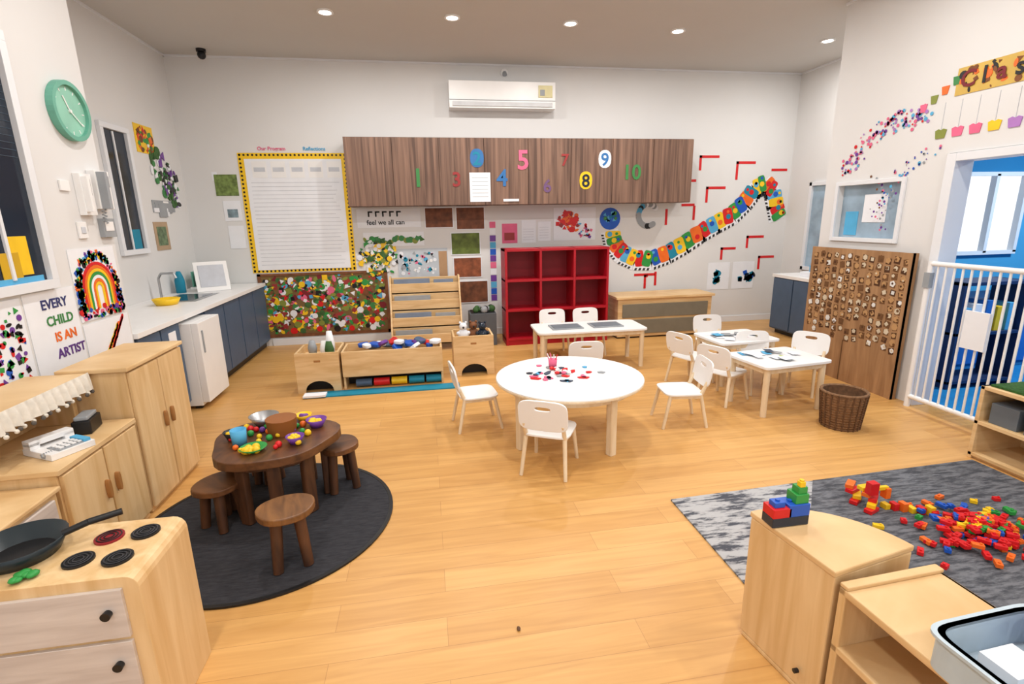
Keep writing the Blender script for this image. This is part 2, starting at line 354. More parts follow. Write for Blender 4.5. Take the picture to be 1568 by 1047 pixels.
for i in range(26):shape(b,2.2+R(-.08,.1),1.42+R(-.1,.1),R(.012,.03),random.choice([PNK,PUR,PAPER,LBLU,REDB]),.010)
b.obj("handprint_crab_art")
b=B(BACK);b.prism(circ(.15,20,2.56,1.56),0,.006,BLU)
for i in range(12):shape(b,2.56+R(-.08,.08),1.56+R(-.08,.08),.03,random.choice([LBLU,TEAL,MG,BLU]),.008)
path=[(2.58,1.38),(2.62,1.22),(2.75,1.07),(2.95,.98),(3.2,.97),(3.45,1.05),(3.7,1.18),(3.95,1.34),(4.18,1.46),(4.42,1.58),(4.6,1.75),(4.74,1.93),(4.9,2.02),(5.03,1.9),(5.1,1.7),(5.16,1.52)]
cm=[YEL,GRN,ORG,REDB,LBLU,YEL,REDB,GRN,BLU,ORG,TEAL]
DAS=mat("checker_border",(50,50,52),.7)
k=0
for i in range(len(path)-1):
    p=Vector(path[i]);q=Vector(path[i+1]);d=(q-p);L=d.length;ang=math.atan2(d.y,d.x)
    M=Matrix.Translation((p.x,p.y,0))@Matrix.Rotation(ang,4,'Z')
    b.box(-.02,L+.02,-.15,.11,0,.004,PAPER,M=M)
    for j in range(4):b.prism([(L*j/4,-.15),(L*(j+.55)/4,-.15),(L*(j+.75)/4,-.115),(L*(j+.2)/4,-.115)],.004,.006,DAS,M=M)
    for j in range(2):
        z=.008+.001*j;t=R(-.25,.25);Q=M@Matrix.Translation((L*(j+.5)/2,.02,0))@Matrix.Rotation(t,4,'Z')
        b.prism(se(L/4+.008,.115,5,16),.004,z,cm[k%11],M=Q);k+=1
        b.prism(circ(.038,8,R(-.01,.01),R(-.05,.05)),.008,.011,cm[(k+3)%11],M=Q)
        b.prism(circ(.022,7,R(-.01,.01),R(.05,.08)),.008,.011,cm[(k+6)%11],M=Q)
b.obj("paper_caterpillar")
b=B(BACK)
for i in range(22):
    t=.7+i*.22;shape(b,3.12+.14*math.cos(t),1.6+.15*math.sin(t),.04,random.choice([GREY,PNK,LBLU,GREY,BLACK,PAPER]),.006+i*.0002,'c')
b.obj("letter_c_art")
b=B(BACK)
for (a,c,w_,h_) in [(3.85,2.4,.3,.2),(4.42,2.32,.3,.25),(3.62,2.08,.2,.0),(3.98,1.98,.3,.22),(4.98,2.22,.25,.0),(3.38,1.68,.0,.22),(4.68,1.28,.28,.18),(4.9,.98,.26,.2),(4.28,1.12,.24,.18),(3.26,.8,.0,.2),(2.95,.78,.32,.0),(3.1,.76,.06,.2),(3.8,1.72,.0,.2),(3.62,1.75,.2,.0)]:
    if w_:b.box(a,a+w_,c-.035,c,0,.003,REDB)
    if h_:b.box(a,a+.035,c-h_,c,0,.003,REDB)
b.obj("red_stair_decals")
b=B(BACK)
for a,c in[(4.1,.5),(4.5,.5)]:b.box(a,a+.35,c,c+.4,0,.003,PAPER)
for i in range(14):shape(b,4.24+R(-.04,.04),.72+R(-.14,.14),.04,random.choice([TEAL,DGR,TEAL]),.006)
for i in range(14):shape(b,4.72+R(-.13,.13),.68+R(-.06,.06),.045,random.choice([BLU,TEAL,DARK]),.006)
b.obj("children_paintings")
b=B(BACK)
for a,c,w_,h_ in[(1.3,1.26,.2,.3),(1.53,1.28,.18,.26)]:
    b.box(a,a+w_,c,c+h_,0,.002,PAPER)
    for i in range(5):b.box(a+.02,a+w_-.03,c+.04+i*.035,c+.045+i*.035,.002,.003,LG)
b.obj("typed_notes")
# ------------------------------------------------------------ left wall art
b=B(LEFTN);b.M=LEFTN@Matrix.Translation((3.71,2.27,0))
b.ring(circ(.17,40),circ(.145,40),0,.04,MINT);b.prism(circ(.15,40),0,.02,mat("clock_face",(140,196,176),.6))
for i in range(12):
    t=i*math.pi/6;b.box(-.003,.003,.115,.135,.02,.022,WHITE,M=Matrix.Rotation(t,4,'Z'))
b.box(-.004,.004,0,.09,.022,.025,WHITE,M=Matrix.Rotation(.5,4,'Z'));b.box(-.003,.003,0,.12,.025,.027,WHITE,M=Matrix.Rotation(-2.2,4,'Z'));b.prism(circ(.01,10),.02,.03,WHITE)
b.obj("wall_clock")
b=B(LEFTN);b.box(3.64,3.75,1.66,1.91,0,.04,WHITE);b.box(3.66,3.73,1.78,1.88,.04,.043,DARK);b.box(3.645,3.67,1.68,1.89,.04,.075,WHITE);b.obj("intercom_panel",.008)
b=B(LEFTN);b.box(3.78,3.93,1.7,1.94,0,.05,WHITE);b.box(3.79,3.82,1.7,1.93,.05,.1,GREY);b.box(3.84,3.915,1.84,1.91,.05,.055,GREY)
for i in range(3):
    for j in range(3):b.box(3.85+i*.02,3.862+i*.02,1.73+j*.028,1.745+j*.028,.05,.055,GREY)
pts=[Vector((3.8+.012*math.cos(i*1.2),1.7-.004*i,.05+.012*math.sin(i*1.2))) for i in range(24)]
for i in range(23):b.cyl(pts[i],pts[i+1],.004,.004,GREY,5)
b.obj("wall_telephone",.006)
b=B(LEFTN);b.box(3.8,3.93,1.52,1.64,0,.03,GREY);b.box(3.82,3.91,1.56,1.62,.03,.033,WHITE);b.obj("alarm_keypad",.005)
b=B(LEFTN);b.box(3.5,3.58,1.8,1.86,0,.012,WHITE).box(3.58,3.66,1.52,1.62,0,.012,WHITE).box(3.6,3.64,1.55,1.59,.012,.016,LG).obj("light_switch",.004)
b=B(LEFTN);b.box(3.44,3.9,1.02,1.46,0,.004,PAPER)
for i in range(150):
    t=R(0,math.pi);r=R(.17,.22);shape(b,3.67+r*math.cos(t),1.2+r*math.sin(t)*1.1,R(.01,.022),random.choice(BRIGHT+[BLACK,BLACK,BLACK]),.007)
for k_,m in enumerate([REDB,ORG,YEL,GRN,PAPER,ORG,YEL]):
    r=.165-k_*.02;o=[(3.67+r*math.cos(t),1.2+r*1.05*math.sin(t)) for t in [i*math.pi/16 for i in range(17)]];q=[(3.67+(r-.018)*math.cos(t),1.2+(r-.018)*1.05*math.sin(t)) for t in [i*math.pi/16 for i in range(17)]]
    b.prism(o+q[::-1],.004,.009,m)
    for sx in(-1,1):b.box(min(3.67+sx*r,3.67+sx*(r-.018)),max(3.67+sx*r,3.67+sx*(r-.018)),1.08,1.2,.004,.009,m)
for sx in(-1,1):
    for i in range(55):shape(b,3.67+sx*R(.17,.22),R(1.04,1.22),R(.01,.022),random.choice(BRIGHT+[BLACK,BLACK]),.010)
for i in range(40):shape(b,3.67+R(-.2,.2),R(1.03,1.09),R(.01,.02),random.choice(BRIGHT+[BLACK]),.011)
b.obj("rainbow_collage")
b=B(LEFTN);b.box(3.02,3.42,.78,1.25,0,.003,PAPER)
for i,(t_,m) in enumerate([("EVERY",mat("navy_ink",(50,56,110))),("CHILD",MG),("IS AN",ORG),("ARTIST",mat("plum_ink",(90,50,130)))]):b.text(t_,.075,3.24+i*.02,1.15-i*.095,m,.005)
b.obj("every_child_artist_sign")
b=B(LEFTN);b.box(3.44,3.92,.62,1.0,0,.003,PAPER)
for i in range(16):shape(b,3.56+i*.015,.72+i*.015,.026,YEL if i%3 else ORG,.006,'o',R(.4,1.2))
for i in range(18):shape(b,3.66+i*.011,.78+i*.012,.022,REDB,.008,'o',R(.2,1.4))
b.obj("handprint_painting")
b=B(LEFTN);b.box(2.55,3.0,.72,1.24,0,.003,PAPER)
for i in range(140):shape(b,R(2.58,2.97),R(.76,1.2),R(.01,.024),random.choice([REDB,BLU,BLACK,GRN,PUR,REDB]),.006)
b.obj("dot_painting")
b=B(LEFTF);collage(b,6.05,6.42,2.32,2.6,YEL,[REDB,GRN,ORG,YEL,BRN],60,.02,.05);b.obj("small_collage")
b=B(LEFTF)
for i in range(110):
    t=R(-1,1);shape(b,6.55+t*.22+R(-.08,.08),2.1-t*.14+R(-.2,.2),R(.015,.055),random.choice([DGR,MG,BLACK,PAPER,PUR,DGR]),.006+i*.0001)
b.obj("leaf_collage")
b=B(LEFTF)
for i in range(10):b.box(6.2+R(-.1,.3),6.4+R(0,.25),1.66+R(0,.1),1.78+R(-.02,.08),0,.003+i*.001,random.choice([PAPER,GREY,WHITE]))
b.box(6.1,6.4,1.32,1.62,0,.006,mat("kraft2",(176,150,120)));b.box(6.15,6.35,1.37,1.57,.006,.009,mat("greenphoto2",(100,120,90),.6,.5,20));b.obj("craft_papers")
# ------------------------------------------------------------ right wall art
b=B(RIGHT)
fl=[PNK,PUR,mat("lilac",(170,120,190)),LBLU,REDB,PNK]
def trail(tr,n,sp,cols,r0,r1):
    for i in range(len(tr)-1):
        for j in range(n):
            t=j/n;a=tr[i][0]*(1-t)+tr[i+1][0]*t;c=tr[i][1]*(1-t)+tr[i+1][1]*t;shape(b,-(a+R(-sp,sp)),c+R(-sp,sp),R(r0,r1),random.choice(cols),.005,'c')
trail([(4.55,1.97),(4.42,2.04),(4.33,2.18),(4.22,2.28),(4.08,2.3),(4.0,2.36),(3.9,2.3),(3.76,2.36)],20,.075,fl,.006,.018)
trail([(4.05,1.62),(4.0,1.75),(3.92,1.9),(3.8,1.98),(3.62,2.04)],14,.06,[LBLU,PUR,GREY,BLU,PNK],.005,.014)
trail([(4.15,1.9),(4.1,1.6),(4.0,1.45)],12,.08,[PNK,GREY,BRN,PUR],.005,.013)
b.obj("blossom_wall_decal")
b=B(RIGHT);collage(b,-3.56,-2.5,2.43,2.62,mat("gold_banner",(206,172,84)),[BRN,BLACK,BRN,ORG],60,.01,.03)
for i,ch in enumerate("Classroom"):b.text(ch,.16,-3.47+i*.115,2.48,BLACK if i%2 else MAR,.011)
b.obj("name_banner")
b=B(RIGHT)
for i in range(9):
    a=-3.62+i*.13;m=[OLV,PNK,PNK,YEL,mat("lilac",(170,120,190)),OLV][i%6]
    b.prism([(a-.045,2.2),(a-.02,2.21),(a,2.2),(a+.02,2.21),(a+.045,2.2),(a+.035,2.14),(a-.035,2.14)],0,.006,m)
    b.box(a-.0007,a+.0007,2.2,2.4,0,.003,LG)
for i in range(4):
    a=-3.8+i*.08;b.prism([(a-.03,2.42+.05*i),(a+.03,2.42+.05*i),(a+.02,2.36+.05*i),(a-.02,2.36+.05*i)],0,.006,[PNK,OLV,ORG,MG][i])
b.obj("bunting_flags")
# ------------------------------------------------------------ mosaic board
b=B(frame((3.94,0,0),(0,-1,0),(0,0,1)));b.box(-4.72,-3.6,0,1.26,0,.025,TANW)
cs=[mat("cream_tile_highlight",(204,190,166),.9,spec=.1),mat("walnut_chip",(84,58,42),.9,spec=.1),mat("tan_chip",(184,144,100),.9,spec=.1),mat("umber_chip",(112,80,54),.9,spec=.1)]
PPR=mat("matte_white_highlight",(222,220,216),.95,spec=.05)
for i in range(13):
    for j in range(12):
        a=-4.65+i*.083+R(-.006,.006);c=.42+j*.069+(i%2)*.014
        if c>1.22 or random.random()<.06 or (j==0 and random.random()<.5):continue
        b.prism(circ(R(.034,.042),4,a,c,.785+R(-.25,.25)),.025,.027,random.choice([cs[1],cs[3],cs[3]]))
        b.prism(circ(R(.02,.032),random.choice([4,5,6]),a+R(-.008,.008),c+R(.0,.01),R(0,3)),.027,.0285,random.choice([cs[0],cs[2],cs[2],cs[0],PPR,cs[3]]))  # paler patches include whitish highlights painted onto the chip tops
        if random.random()<.7:b.prism(circ(R(.008,.016),5,a+R(-.012,.012),c+R(-.012,.012),R(0,3)),.0285,.03,random.choice([cs[1],cs[1],cs[3],cs[0]]))
b.box(-4.19,-4.18,0,.4,.025,.027,mat("seam",(96,66,40)));b.box(-3.63,-3.6,0,1.26,-.03,.03,TANW);b.obj("mosaic_divider_board")
# ------------------------------------------------------------ left counter, fridge
b=B();b.box(-2.848,-2.11,3.945,4.62,.08,.8,BLUEG).box(-2.848,-2.11,5.12,6.98,.08,.8,BLUEG).box(-2.848,-2.15,5.12,6.98,0,.08,BLACK).box(-2.848,-2.15,3.945,4.62,0,.08,BLACK)
b.box(-2.848,-2.07,3.945,6.984,.8,.84,WHITE).box(-2.848,-2.8,4.62,5.12,0.08,.8,BLUEG)
for y0,y1 in((3.97,4.28),(4.3,4.6),(5.14,5.58),(5.6,6.04),(6.06,6.5),(6.52,6.97)):b.box(-2.11,-2.09,y0,y1,.1,.79,BLUEG)
b.box(-2.7,-2.3,5.5,6.1,.841,.845,STEEL);b.box(-2.65,-2.35,5.55,6.05,.843,.847,DARK)
b.tube([(-2.75,5.8,.84),(-2.75,5.8,1.05),(-2.72,5.8,1.1),(-2.6,5.8,1.1),(-2.58,5.8,1.05)],.012,STEEL)
b.obj("kitchen_counter",.003)
b=B();b.box(-2.6,-2.02,4.64,5.1,.03,.77,WHITE).box(-2.02,-1.96,4.64,5.1,.06,.77,WHITE).box(-1.96,-1.95,4.68,4.7,.5,.7,GREY)
for yy in(4.68,5.06):
    b.box(-2.1,-2.04,yy-.02,yy+.02,0,.03,BLACK);b.box(-2.58,-2.52,yy-.02,yy+.02,0,.03,BLACK)
b.obj("bar_fridge",.012)
b=B(frame((-2.089,0,0),(0,1,0),(0,0,1)));b.box(4.4,4.52,.5,.74,0,.004,PAPER);b.box(4.36,4.5,.3,.46,0,.004,mat("colored_notice",(230,190,150),.6,.4,30));b.obj("cabinet_notices")
b=B();b.box(-.17,.17,-.006,.006,0,.34,WHITE,M=Matrix.Rotation(-.25,4,'X')).box(-.13,.13,-.012,-.006,.05,.3,LG,M=Matrix.Rotation(-.25,4,'X')).box(-.15,.15,.0,.14,0,.012,GREY).obj("dish_sign_stand",.003,(-2.42,6.3,.841),.5)
b=B();b.lathe([(.0,0),(.09,0),(.12,.06),(.115,.06),(.085,.01),(0,.01)],YEL).obj("yellow_bowl",0,(-2.5,5.35,.841))
b=B();b.lathe([(.0,0),(.05,0),(.05,.14),(.035,.2),(.02,.24),(0,.24)],TEAL).obj("soap_bottle",0,(-2.75,6.25,.841))
b=B()
for i in range(6):b.box(-.15+i*.05,-.14+i*.05,-.1,.1,.01,.2,MINT)
b.box(-.17,.15,-.12,.12,0,.02,WHITE).obj("dish_rack",0,(-2.62,6.7,.841))
# ------------------------------------------------------------ left play units
def handle(b,x,y,z0,z1,m):
    b.prism(se(.012,(z1-z0)/2,2.5,16,0,(z0+z1)/2),0,.02,m,M=frame((x,y,0),(0,1,0),(0,0,1)))
b=B();b.box(-1.92,-1.62,2.9,3.5,0,.84,BIRCHV).box(-1.94,-1.595,2.88,3.52,.84,.865,BIRCH)
b.box(-1.62,-1.6,2.905,3.195,.03,.83,BIRCHV).box(-1.62,-1.6,3.203,3.495,.03,.83,BIRCHV)
HW=mat("handle_wood",(164,114,64))
handle(b,-1.6,3.16,.42,.52,HW);handle(b,-1.6,3.24,.42,.52,HW);b.obj("wooden_cupboard",.006)
b=B();b.box(-2.05,-1.62,2.28,2.87,0,.56,BIRCHV).box(-2.07,-1.6,2.27,2.875,.56,.585,BIRCH)
b.box(-1.62,-1.6,2.29,2.57,.04,.55,BIRCHV).box(-1.62,-1.6,2.58,2.86,.04,.55,BIRCHV);handle(b,-1.6,2.54,.3,.4,HW);handle(b,-1.6,2.62,.3,.4,HW)
b.box(-2.07,-1.86,2.27,2.30,.585,.82,BIRCHV).box(-2.07,-1.86,2.84,2.87,.585,.82,BIRCHV).box(-2.07,-2.05,2.27,2.87,.585,.82,BIRCHV).box(-2.07,-1.78,2.25,2.875,.82,.85,BIRCH)
FAB=mat("cream_fabric",(222,216,204),.9,.08,40)
n=60;v=[];fc=[]
for i in range(n+1):
    y=2.25+.62*i/n;wv=.007*math.sin(i*1.25)
    zb=.762+.01*abs(math.sin(i*math.pi/6))
    v+=[(-1.775,y,.855),(-1.768+wv,y,.83),(-1.76+wv*1.6,y,zb)]
for i in range(n):
    for j in(0,1):fc.append((3*i+j,3*i+j+1,3*i+4+j,3*i+3+j))
b.add(v,fc,FAB,True)
LACE=mat("dark_lace",(90,84,78),.9)
for i in range(1,n,3):
    b.ball((-1.758+.011*math.sin(i*1.25),2.25+.62*i/n,.757),.010,FAB if i%2 else LACE,8)
b.obj("play_market_stall",.003)
b=B();b.box(-2.07,-1.62,1.86,2.26,0,.5,BIRCHV).box(-2.08,-1.6,1.85,2.265,.5,.52,BIRCH).box(-1.62,-1.6,1.9,2.22,.05,.48,WASH).obj("play_sink_cabinet",.005)
b=B();b.prism([(-.1,-.09),(.1,-.09),(.1,.09),(-.1,.09)],0,.03,WHITE);b.box(-.09,-.04,-.09,.09,.045,.07,WHITE);b.box(-.09,-.04,-.09,-.05,.03,.06,WHITE);b.box(-.09,-.04,.05,.09,.03,.06,WHITE)
b.box(0,.09,-.05,.07,.03,.034,GREY)
for i in range(3):
    for j in range(4):b.box(.01+i*.025,.028+i*.025,-.04+j*.025,-.022+j*.025,.034,.04,WHITE)
b.box(-.01,.09,.05,.08,.03,.045,LBLU)
pts=[Vector((.05+.012*math.cos(i*1.3),-.1+.002*i,.02+.012*math.sin(i*1.3))) for i in range(30)]
for i in range(29):b.cyl(pts[i],pts[i+1],.003,.003,GREY,5)
b.obj("desk_telephone",.006,(-1.73,2.5,.586),-.5)
b=B();b.box(-.04,.04,-.07,.07,0,.07,BLACK);b.box(-.03,.03,-.06,.06,.07,.09,GREY);b.obj("toy_scale",.006,(-1.75,2.74,.586),.2)
# ------------------------------------------------------------ stove
b=B();sx0,sx1,sy0,sy1=-1.62,-.9,1.47,1.79
b.prism([(sx0,0),(sx1,0),(sx1,.55)]+[(sx1-.04+.04*math.cos(t),.55+.04*math.sin(t)) for t in(.4,.8,1.2,1.57)]+[(sx0,.59)],0,.32,BIRCHV,M=frame((0,sy1,0),(1,0,0),(0,0,1)))
for z0,z1 in((.39,.555),(.205,.375),(.03,.19)):
    b.box(sx0+.03,-.945,sy0-.012,sy0,z0,z1,WASH)
    for x in(-1.34,-.99):
        z=z0+(z1-z0)*.55;b.cyl((x,sy0-.03,z),(x,sy0-.011,z),.014,.012,BLACK)
RB=mat("red_burner",(140,28,38));BR=mat("burner_ring",(50,50,54))
for x,y,m in[(-1.0,1.565,BLACK),(-1.115,1.575,BLACK),(-1.09,1.69,RB),(-.985,1.7,BLACK)]:
    b.cyl((x,y,.59),(x,y,.597),.042,.042,m,24)
    for r in(.036,.026,.016):b.ring(circ(r,24,x,y),circ(r-.004,24,x,y),.597,.6,BLACK if m!=BLACK else BR)
b.obj("play_stove",.005)
b=B();b.lathe([(0,0),(.09,0),(.118,.05),(.121,.05),(.095,-.002),(0,-.002)],mat("pan_teal_black",(26,38,44),.35),(0,0,.002));b.tube([(.11,.02,.05),(.17,.05,.065),(.25,.09,.07)],.011,BLACK,10)
b.cyl((0,0,.0),(0,0,.004),.085,.085,BLACK);b.obj("frying_pan",0,(-1.31,1.64,.592))
b=B()
for i in range(9):b.ball((R(-.04,.04),R(-.02,.02),.01),R(.01,.018),GRN,8,.6)
b.obj("toy_lettuce",0,(-1.22,1.51,.592))
# ------------------------------------------------------------ round rug, rustic table & stools
b=B();b.prism(circ(.65,72),0,.008,RUGD);b.ring(circ(.66,72),circ(.64,72),0,.010,BLACK);b.obj("round_rug",0,(-.93,2.68,.001))
tb=B();P_=[]
for i in range(40):
    t=2*math.pi*i/40;r=.32+.014*math.sin(3*t+1)+.012*math.sin(5*t);P_.append((r*1.04*math.cos(t),r*math.sin(t)))
tb.prism(P_,.35,.4,RUST);tb.prism([(x*.8,y*.8) for x,y in P_],.31,.35,RUSTL)
for a in(.2,1.1,2.1,3.3,4.2,4.9,5.6):
    M=Matrix.Translation((.25*math.cos(a),.25*math.sin(a),0))@Matrix.Rotation(a,4,'Z');tb.prism(se(.022,.036,5,12),0,.35,RUSTL,M=M)
tb.obj("rustic_table",.005,(-.91,2.88,.012))
def stool(x,y,h,rz,top=STOOLW,leg=RUSTL):
    b=B();pts=[((.13+.006*math.sin(3*t))*math.cos(t),(.12+.006*math.cos(2*t))*math.sin(t)) for t in [i*math.pi/14 for i in range(28)]]
    b.prism(pts,h-.035,h,top)
    for a in(.8,2.35,3.95,5.5):b.cyl((.07*math.cos(a),.07*math.sin(a),h-.03),(.095*math.cos(a),.095*math.sin(a),0),.028,.024,leg,10)
    b.obj("wooden_stool",.006,(x,y,.012),rz)
stool(-.72,2.29,.29,.3);stool(-1.16,2.69,.25,1,RUST);stool(-.59,2.98,.29,2,RUST);stool(-1.08,3.2,.26,.4,RUST)
b=B()
tz=.413
def bowl(x,y,r,h,m,fill=None):
    b.lathe([(0,0),(r*.55,0),(r,h),(r*.93,h),(r*.5,.008),(0,.008)],m,(x,y,tz),20)
    if fill:
        for i in range(7):b.ball((x+R(-.5,.5)*r,y+R(-.5,.5)*r,tz+h*.7),r*.3,fill,8)
bowl(-1.02,3.08,.085,.06,STEEL);bowl(-.7,2.98,.06,.05,PUR,YEL);bowl(-.77,2.76,.05,.045,PUR,YEL);bowl(-.97,2.7,.07,.025,GRN,YEL);bowl(-1.13,2.88,.05,.05,BLACK,YEL);bowl(-.8,3.1,.05,.04,YEL,PUR)
b.lathe([(0,0),(.035,0),(.042,.09),(.036,.09),(.03,.01),(0,.01)],LBLU,(-1.07,2.8,tz),18)
b.cyl((-.88,2.93,tz),(-.88,2.93,tz+.09),.075,.085,mat("amber_wood_bowl",(140,84,38)),20)
for i in range(30):b.ball((-.92+R(-.22,.2),2.84+R(-.18,.2),tz+.015),R(.012,.02),random.choice([ORG,YEL,GRN,REDB,PUR,YEL]),8)
b.obj("play_food_dishes")
# ------------------------------------------------------------ tables & chairs
b=B();b.prism(circ(.54,64),.435,.46,WHITE);b.ring(circ(.542,64),circ(.535,64),.437,.452,PALE)
b.ring(circ(.46,48),circ(.43,48),.38,.435,PALE)
for a in(-65,-155,25,115):
    a=math.radians(a);M=Matrix.Translation((.445*math.cos(a),.445*math.sin(a),0))@Matrix.Rotation(a,4,'Z');b.prism(se(.028,.028,5,16),0,.435,PALE,M=M)
b.obj("round_table",.003,(.99,3.48,0))
def rect(name,x,y,w,d,h,rz):
    b=B();b.prism(se(w/2,d/2,14,48),h-.022,h,WHITE);b.box(-w/2+.05,w/2-.05,-d/2+.04,-d/2+.06,h-.07,h-.022,PALE);b.box(-w/2+.05,w/2-.05,d/2-.06,d/2-.04,h-.07,h-.022,PALE)
    b.box(-w/2+.04,-w/2+.06,-d/2+.05,d/2-.05,h-.07,h-.022,PALE);b.box(w/2-.06,w/2-.04,-d/2+.05,d/2-.05,h-.07,h-.022,PALE)
    for sx in(-1,1):
        for sy in(-1,1):b.cyl((sx*(w/2-.055),sy*(d/2-.055),h-.022),(sx*(w/2-.055),sy*(d/2-.055),0),.026,.024,PALE,12)
    b.obj(name,.003,(x,y,0),rz)
rect("rectangular_table",1.7,5.26,1.2,.52,.43,-.02)
rect("rectangular_table",2.86,3.7,.66,.5,.43,.12)
rect("rectangular_table",2.96,4.46,.64,.5,.43,.08)
chair_me=None
def chair(x,y,rz):
    global chair_me
    if chair_me is None:
        b=B();b.prism(se(.155,.15,5,32),.262,.276,WHITE)
        T=Matrix.Translation((0,-.15,.27))@Matrix.Rotation(math.radians(100),4,'X')
        b.ring(se(.158,.105,4.5,32,0,.15),se(.05,.014,3,32,0,.2),-.007,.007,WHITE,M=T)
        for s_ in(-1,1):
            b.cyl((s_*.125,.11,.265),(s_*.145,.165,0),.015,.012,PALE,10)
            b.cyl((s_*.125,-.165,.36),(s_*.125,-.12,.255),.013,.015,PALE,10)
            b.cyl((s_*.125,-.12,.262),(s_*.145,-.175,0),.015,.012,PALE,10)
            b.box(s_*.125-.01,s_*.125+.01,-.12,.11,.235,.262,PALE)
        o=b.obj("child_chair",.003);chair_me=o.data
    else:
        o=bpy.data.objects.new("child_chair",chair_me);S.collection.objects.link(o)
        q=o.modifiers.new("bevel","BEVEL");q.width=.003;q.segments=2;q.limit_method='ANGLE';q.angle_limit=.7
    o.location=(x,y,0);o.rotation_euler=(0,0,rz)
chair(.73,3.0,-.5)
chair(.33,3.8,-1.45)
chair(1.9,3.53,1.45)
chair(1.38,4.42,-.1)
chair(1.45,5.72,3.1);chair(1.87,5.7,3.15)
chair(2.52,3.92,-1.1);chair(3.34,3.98,2.2);chair(3.0,4.92,3.0);chair(2.48,4.42,-1.2);chair(2.98,4.08,3.0)
b=B();SL=mat("slate_shape",(60,72,92),.6)
for i in range(26):
    t=R(0,6.28);r=R(0,.34);M=Matrix.Translation((.98+r*math.cos(t)*1.15,3.55+r*math.sin(t)*.75,.461))@Matrix.Rotation(R(0,3),4,'Z')
    w_=R(.015,.05);b.prism([(-w_,-.01),(0,-.02),(w_,-.008),(w_*.7,.012),(-w_*.6,.018)],0,.008,random.choice([DARK,SL,SL,GREY,LBLU,REDB,PNK]),M=M)
for i in range(10):
    x=.92+R(-.06,.08);y=3.58+R(-.1,.08);b.ball((x,y,.475),.02,random.choice([REDB,PNK,WHITE,REDB]),8,.6)
b.lathe([(0,0),(.03,0),(.035,.07),(.03,.07),(0,.01)],PNK,(.92,3.7,.461),14)
for i in range(6):b.cyl((.92+R(-.02,.02),3.7+R(-.02,.02),.47),(.92+R(-.05,.05),3.7+R(-.05,.05),.57),.004,.004,random.choice([PNK,REDB,WHITE]),6)
b.obj("craft_supplies")
for x in(1.45,1.9):
    b=B();b.box(-.17,.17,-.12,.12,0,.012,GREY);b.box(-.15,.15,-.1,.1,.012,.016,mat("slate_tray",(110,118,126)));b.obj("grey_craft_tray",.004,(x,5.25,.431))
b=B();LIM=mat("lime_paper",(170,190,70))
for i in range(16):
    M=Matrix.Translation((2.86+R(-.22,.22),3.7+R(-.14,.14),.431+i*.0012))@Matrix.Rotation(R(-.6,.6),4,'Z');w_=R(.02,.055);b.box(-w_,w_,-.05,.05,0,.001,random.choice([PAPER,PAPER,LIM,LBLU,GREY,SL,PAPER,BRN]),M=M)
b.obj("drawing_sheets")
b=B()
for i in range(14):
    M=Matrix.Translation((2.96+R(-.22,.22),4.46+R(-.15,.15),.431+i*.0012))@Matrix.Rotation(R(-.6,.6),4,'Z');b.box(-.045,.045,-.05,.05,0,.001,random.choice([PAPER,YEL,LBLU,GREY,SL,PNK,PAPER]),M=M)
b.obj("activity_cards")
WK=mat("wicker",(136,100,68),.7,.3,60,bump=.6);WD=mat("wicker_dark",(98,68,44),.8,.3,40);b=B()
for i in range(14):
    z=.01+i*.02;r=.125+.025*i/13
    b.lathe([(r,z-.01),(r+.009,z),(r,z+.01)],WK,(0,0,0),30)
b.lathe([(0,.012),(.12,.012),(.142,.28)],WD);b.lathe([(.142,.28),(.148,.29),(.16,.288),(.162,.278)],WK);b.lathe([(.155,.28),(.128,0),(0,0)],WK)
for i in range(20):
    t=i*math.pi/10;b.cyl((.132*math.cos(t),.132*math.sin(t),0),(.16*math.cos(t),.16*math.sin(t),.28),.005,.005,WD,6)
b.obj("wicker_basket",0,(3.07,3.2,0))
# ------------------------------------------------------------ red cube shelf etc
b=B();x0,x1,y0,y1,h=.95,2.3,6.27,6.62,1.22;t=.03
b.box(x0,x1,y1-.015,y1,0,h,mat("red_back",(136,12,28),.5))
for i in range(4):
    x=x0+(x1-x0-t)*i/3;b.box(x,x+t,y0,y1,0,h,RED)
for j in range(4):
    z=.06+(h-.06-t)*j/3;b.box(x0,x1,y0+.002,y1,z,z+t,RED)
b.box(x0,x1,y0+.01,y0+.03,0,.06,RED);b.obj("red_cube_shelf",.003)
b=B();b.box(2.45,3.78,6.3,6.75,.02,.53,BIRCH);b.box(2.42,3.81,6.27,6.78,.53,.56,BIRCH)
GF=mat("grey_drawer",(118,112,98),.5)
b.box(2.51,3.72,6.285,6.3,.28,.46,GF).box(2.51,3.72,6.285,6.3,.06,.25,GF);b.box(2.45,3.78,6.32,6.7,0,.02,BLACK);b.obj("low_drawer_cabinet",.004)
b=B();b.box(4.65,5.28,5.45,6.25,.06,.76,BLUEG).box(4.63,5.29,5.43,6.27,.76,.8,WHITE).box(4.7,5.25,5.5,6.2,0,.06,BLACK).box(4.63,4.65,5.47,5.84,.08,.75,BLUEG).box(4.63,4.65,5.86,6.23,.08,.75,BLUEG).obj("blue_base_cabinet",.003)
b=B();b.box(-.1,.1,-.15,.15,0,.06,PAPER).cyl((0,.05,.06),(0,.05,.14),.04,.045,LBLU).obj("counter_supplies",.004,(4.85,5.75,.801))
b=B();x0,x1=-.48,.4
for x in(x0,x1-.02):b.prism([(6.2,0),(6.68,0),(6.68,.9),(6.56,.9),(6.25,.24)],0,.02,BIRCH,M=frame((x,0,0),(0,1,0),(0,0,1)))
DBL=mat("dusty_blue",(120,134,156))
